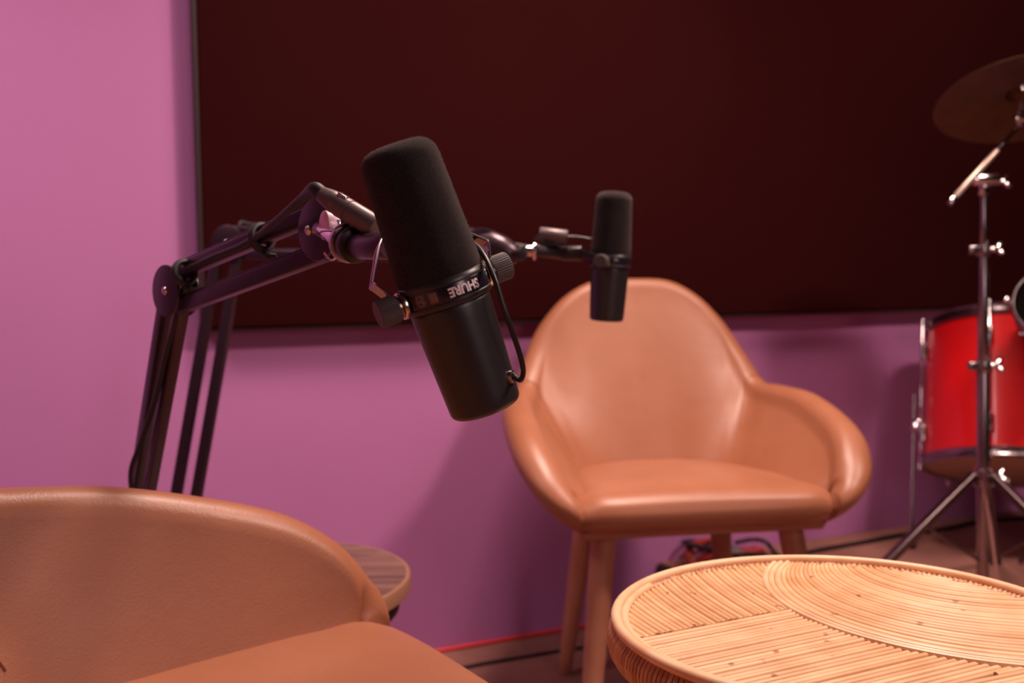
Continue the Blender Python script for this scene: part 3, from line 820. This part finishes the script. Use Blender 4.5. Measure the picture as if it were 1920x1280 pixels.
# floor tom
def drum(c, axis, r, h, name, label, m_shell, lugs, legs, hoop='darkchrome', a_off=0.0, head='drum_head'):
    ax_ = V(axis).normalized(); R = frame_to(ax_); base = c-ax_*(h/2)
    root = thing(name, base, label, 'drum')
    MB().lathe([(r-.004, 0), (r, .0), (r, h), (r-.004, h)], base, ax_, seg=96).build('shell', m_shell, root)
    for s, nm in ((0, 'bottom_head'), (1, 'top_head')):
        z = h+.004 if s else -.004
        MB().lathe([(0, z), (r-.001, z), (r+.001, z-(.006 if s else -.006))], base, ax_, seg=72).build(nm, head, root)
        z0 = h-.018 if s else -.010; z1 = h+.010 if s else .018
        MB().lathe([(r+.001, z0), (r+.006, z0), (r+.007, z0+.004), (r+.0045, z0+.007), (r+.0045, z1-.004), (r+.006, z1-.002), (r+.003, z1), (r-.001, z1), (r+.001, z0)], base, ax_, seg=96).build('hoop', hoop, root)
    for k in range(lugs):
        a = 2*PI*k/lugs+a_off; d = R @ V((math.cos(a), math.sin(a), 0)); e0 = base+d*(r+.014)
        rod = MB(); rod.cyl(e0-ax_*.010, e0+ax_*(h+.006), .0032, seg=12); rod.cyl(e0+ax_*(h+.004), e0+ax_*(h+.014), .006, seg=12); rod.cyl(e0-ax_*.024, e0-ax_*.010, .006, seg=12)
        rod.build('tension_rod', 'chrome', root)
        for zz in (h*.20, h*.80):
            Rl = Matrix((d, ax_.cross(d), ax_)).transposed()
            lg = MB(); lg.box(base+d*(r+.009)+ax_*zz, (.018, .016, .048), Rl, .005)
            lg.build('lug', 'darkchrome', root)
    for (a, foot_dz, tl) in legs:
        d = R @ V((math.cos(a), math.sin(a), 0)); p = base+d*(r+.022)+ax_*(h*.30)
        bk = MB(); bk.box(p, (.034, .036, .04), Matrix((d, ax_.cross(d), ax_)).transposed(), .008); bk.build('leg_bracket', 'chrome', root)
        pp = p+d*.010
        top_ = pp+ax_*tl; t = (pp.z-RIS)/max(.3, ax_.z); ft = pp-ax_*t
        ft = V((ft.x, ft.y, RIS+.012))
        MB().tube([top_, pp, ft], .0050, 12).build('leg', 'darkchrome', root)
        MB().cyl(ft-V((0, 0, .012)), ft+V((0, 0, .02)), .011, seg=16).build('rubber_foot', 'rubber', root)
    return root
dax = V((.145, .30, .95)).normalized()
dc = pt(1902, 748, 2.62)
drum(dc, dax, .218, .375, 'floor_tom', 'bright red floor tom drum with chrome rims behind the cymbal stand', 'red_drum', 6, ((math.radians(-8), 0, .09), (math.radians(112), 0, .09), (math.radians(232), 0, .09)), a_off=math.radians(15))
# second drum, only its rim reaches into the frame
d2 = pt(1990, 592, 2.30)
rack = drum(d2, V((-.55, -.70, .45)), .085, .16, 'rack_tom', 'dark drum with chrome rim cut by the right edge of the photo', 'black', 6, (), head='matte_black')

q0 = d2+V((.075, .07, -.05)); 
MB().tube([V(p) for p in spline([d2+V((.045, .055, -.045)), q0, V((q0.x+.02, q0.y+.02, q0.z-.06)), V((q0.x+.02, q0.y+.02, RIS+.02))], 8)], .0085, 14).build('stand_pole', 'darkchrome', rack)
for k in range(3):
    a = .5+k*2*PI/3
    MB().tube([V((q0.x+.02, q0.y+.02, RIS+.10)), V((q0.x+.02+.13*math.cos(a), q0.y+.02+.13*math.sin(a), RIS+.006))], .006, 10).build('leg', 'legmetal', rack)

# ------------------------------------------------------------------ cables on the floor
def floor_cable(name, pts, r, m, label, group='cables lying on the floor', cat='cable'):
    P = [V(p) for p in spline(pts, 10)]
    o = MB().tube(P, r, 10).build(name, m, origin=P[0]); tag(o, label, cat, group); return o
def fz(px, py, z=.004): return pz(px, py, z)
floor_cable('black_cable', [fz(820, 1262), fz(900, 1245), fz(1000, 1228), fz(1090, 1214), fz(1135, 1213), fz(1200, 1222), fz(1300, 1240)], .0042, 'cable', 'black cable on the lower floor between the two armchairs')
zz = RIS+.004
floor_cable('black_cable', [pz(1466, 1045, zz), pz(1550, 1028, zz), pz(1620, 1016, zz), pz(1680, 1004, zz), pz(1760, 993, zz), pz(1850, 976, zz), pz(1960, 968, zz)], .0060, 'cable', 'black cable along the wall behind the cymbal stand')
# red cable lying against the wall foot
pts = [rp(s, .006, .005) for s in (-.75, -.35, -.1, .1, .25, .36)]
floor_cable('red_cable', pts, .0045, 'red_cable', 'thin red cable along the foot of the purple wall')
# tangle of red and black cable on the platform edge
def coil(name, c, r, n, rz, m, rad, label, seed):
    rn = random.Random(seed); P = []
    for i in range(n*14):
        a = 2*PI*i/14; k = 1+.18*math.sin(i*.37+seed)
        P.append(V(c)+V((math.cos(a)*r*k, math.sin(a)*r*k*.8, rad+abs(math.sin(i*.23+seed))*rz)))
    o = MB().tube([V(p) for p in spline(P, 3)], rad, 8).build(name, m, origin=c); tag(o, label, 'cable', 'coiled cables on the platform'); return o
ca = pz(1322, 1063, RIS); cb = pz(1390, 1058, RIS)
coil('red_cable', ca+V((0, 0, .001)), .040, 6, .055, 'red_coil', .0055, 'coil of red cable under the high backed armchair, left of its rear leg', 1)
coil('red_cable', cb+V((0, 0, .001)), .045, 5, .035, 'red_coil', .0055, 'coil of red cable under the high backed armchair, right of its rear leg', 5)
coil('black_cable', (ca+cb)/2+V((.0, .02, .001)), .095, 3, .050, 'cable', .0050, 'looped black cable lying among the red coils under the armchair', 9)
floor_cable('black_cable', [pz(1380, 1017, RIS+.03), pz(1412, 1011, RIS+.03), pz(1436, 1016, RIS+.03), pz(1448, 1030, RIS+.01), pz(1470, 1050, zz)], .006, 'cable', 'thick black cable end rising from the coils under the armchair', 'coiled cables on the platform')

# ------------------------------------------------------------------ light
def area(name, loc, target, size, power, col, shape='RECTANGLE', sy=None):
    l = bpy.data.lights.new(name, 'AREA'); l.energy = power; l.color = col; l.size = size; l.shape = shape
    if sy: l.size_y = sy
    o = bpy.data.objects.new(name, l); COL.objects.link(o); o.location = loc
    o.rotation_euler = (V(target)-V(loc)).to_track_quat('-Z', 'Y').to_euler(); return o
area('key_light', (1.64, .97, 2.6), (.2, 2.1, .6), .30, 47, (1, .74, .64), sy=.30)
bl = area('overhead_light', (.30, 1.60, 2.62), (.25, 1.50, 0), .5, 23, (1, .74, .63), sy=.5)
bl.data.spread = math.radians(100)
ll = area('left_light', (-1.45, .75, 2.35), (-1.25, 1.85, 1.0), .5, 9, (1, .74, .74), sy=.5)
ll.data.spread = math.radians(95)
area('added_mic_highlight', (1.25, -.65, 1.36), (0, .7, .8), .42, 7.5, (1, .74, .74), sy=.8)  # added unseen source for the microphone highlight, in place of a lit purple wall
w = bpy.data.worlds.new('world'); bpy.context.scene.world = w; w.use_nodes = True
w.node_tree.nodes['Background'].inputs[0].default_value = (.10, .06, .07, 1); w.node_tree.nodes['Background'].inputs[1].default_value = .3
sc = bpy.context.scene
sc.view_settings.view_transform = 'Standard'; sc.view_settings.look = 'None'; sc.view_settings.gamma = 1; sc.view_settings.exposure = 0
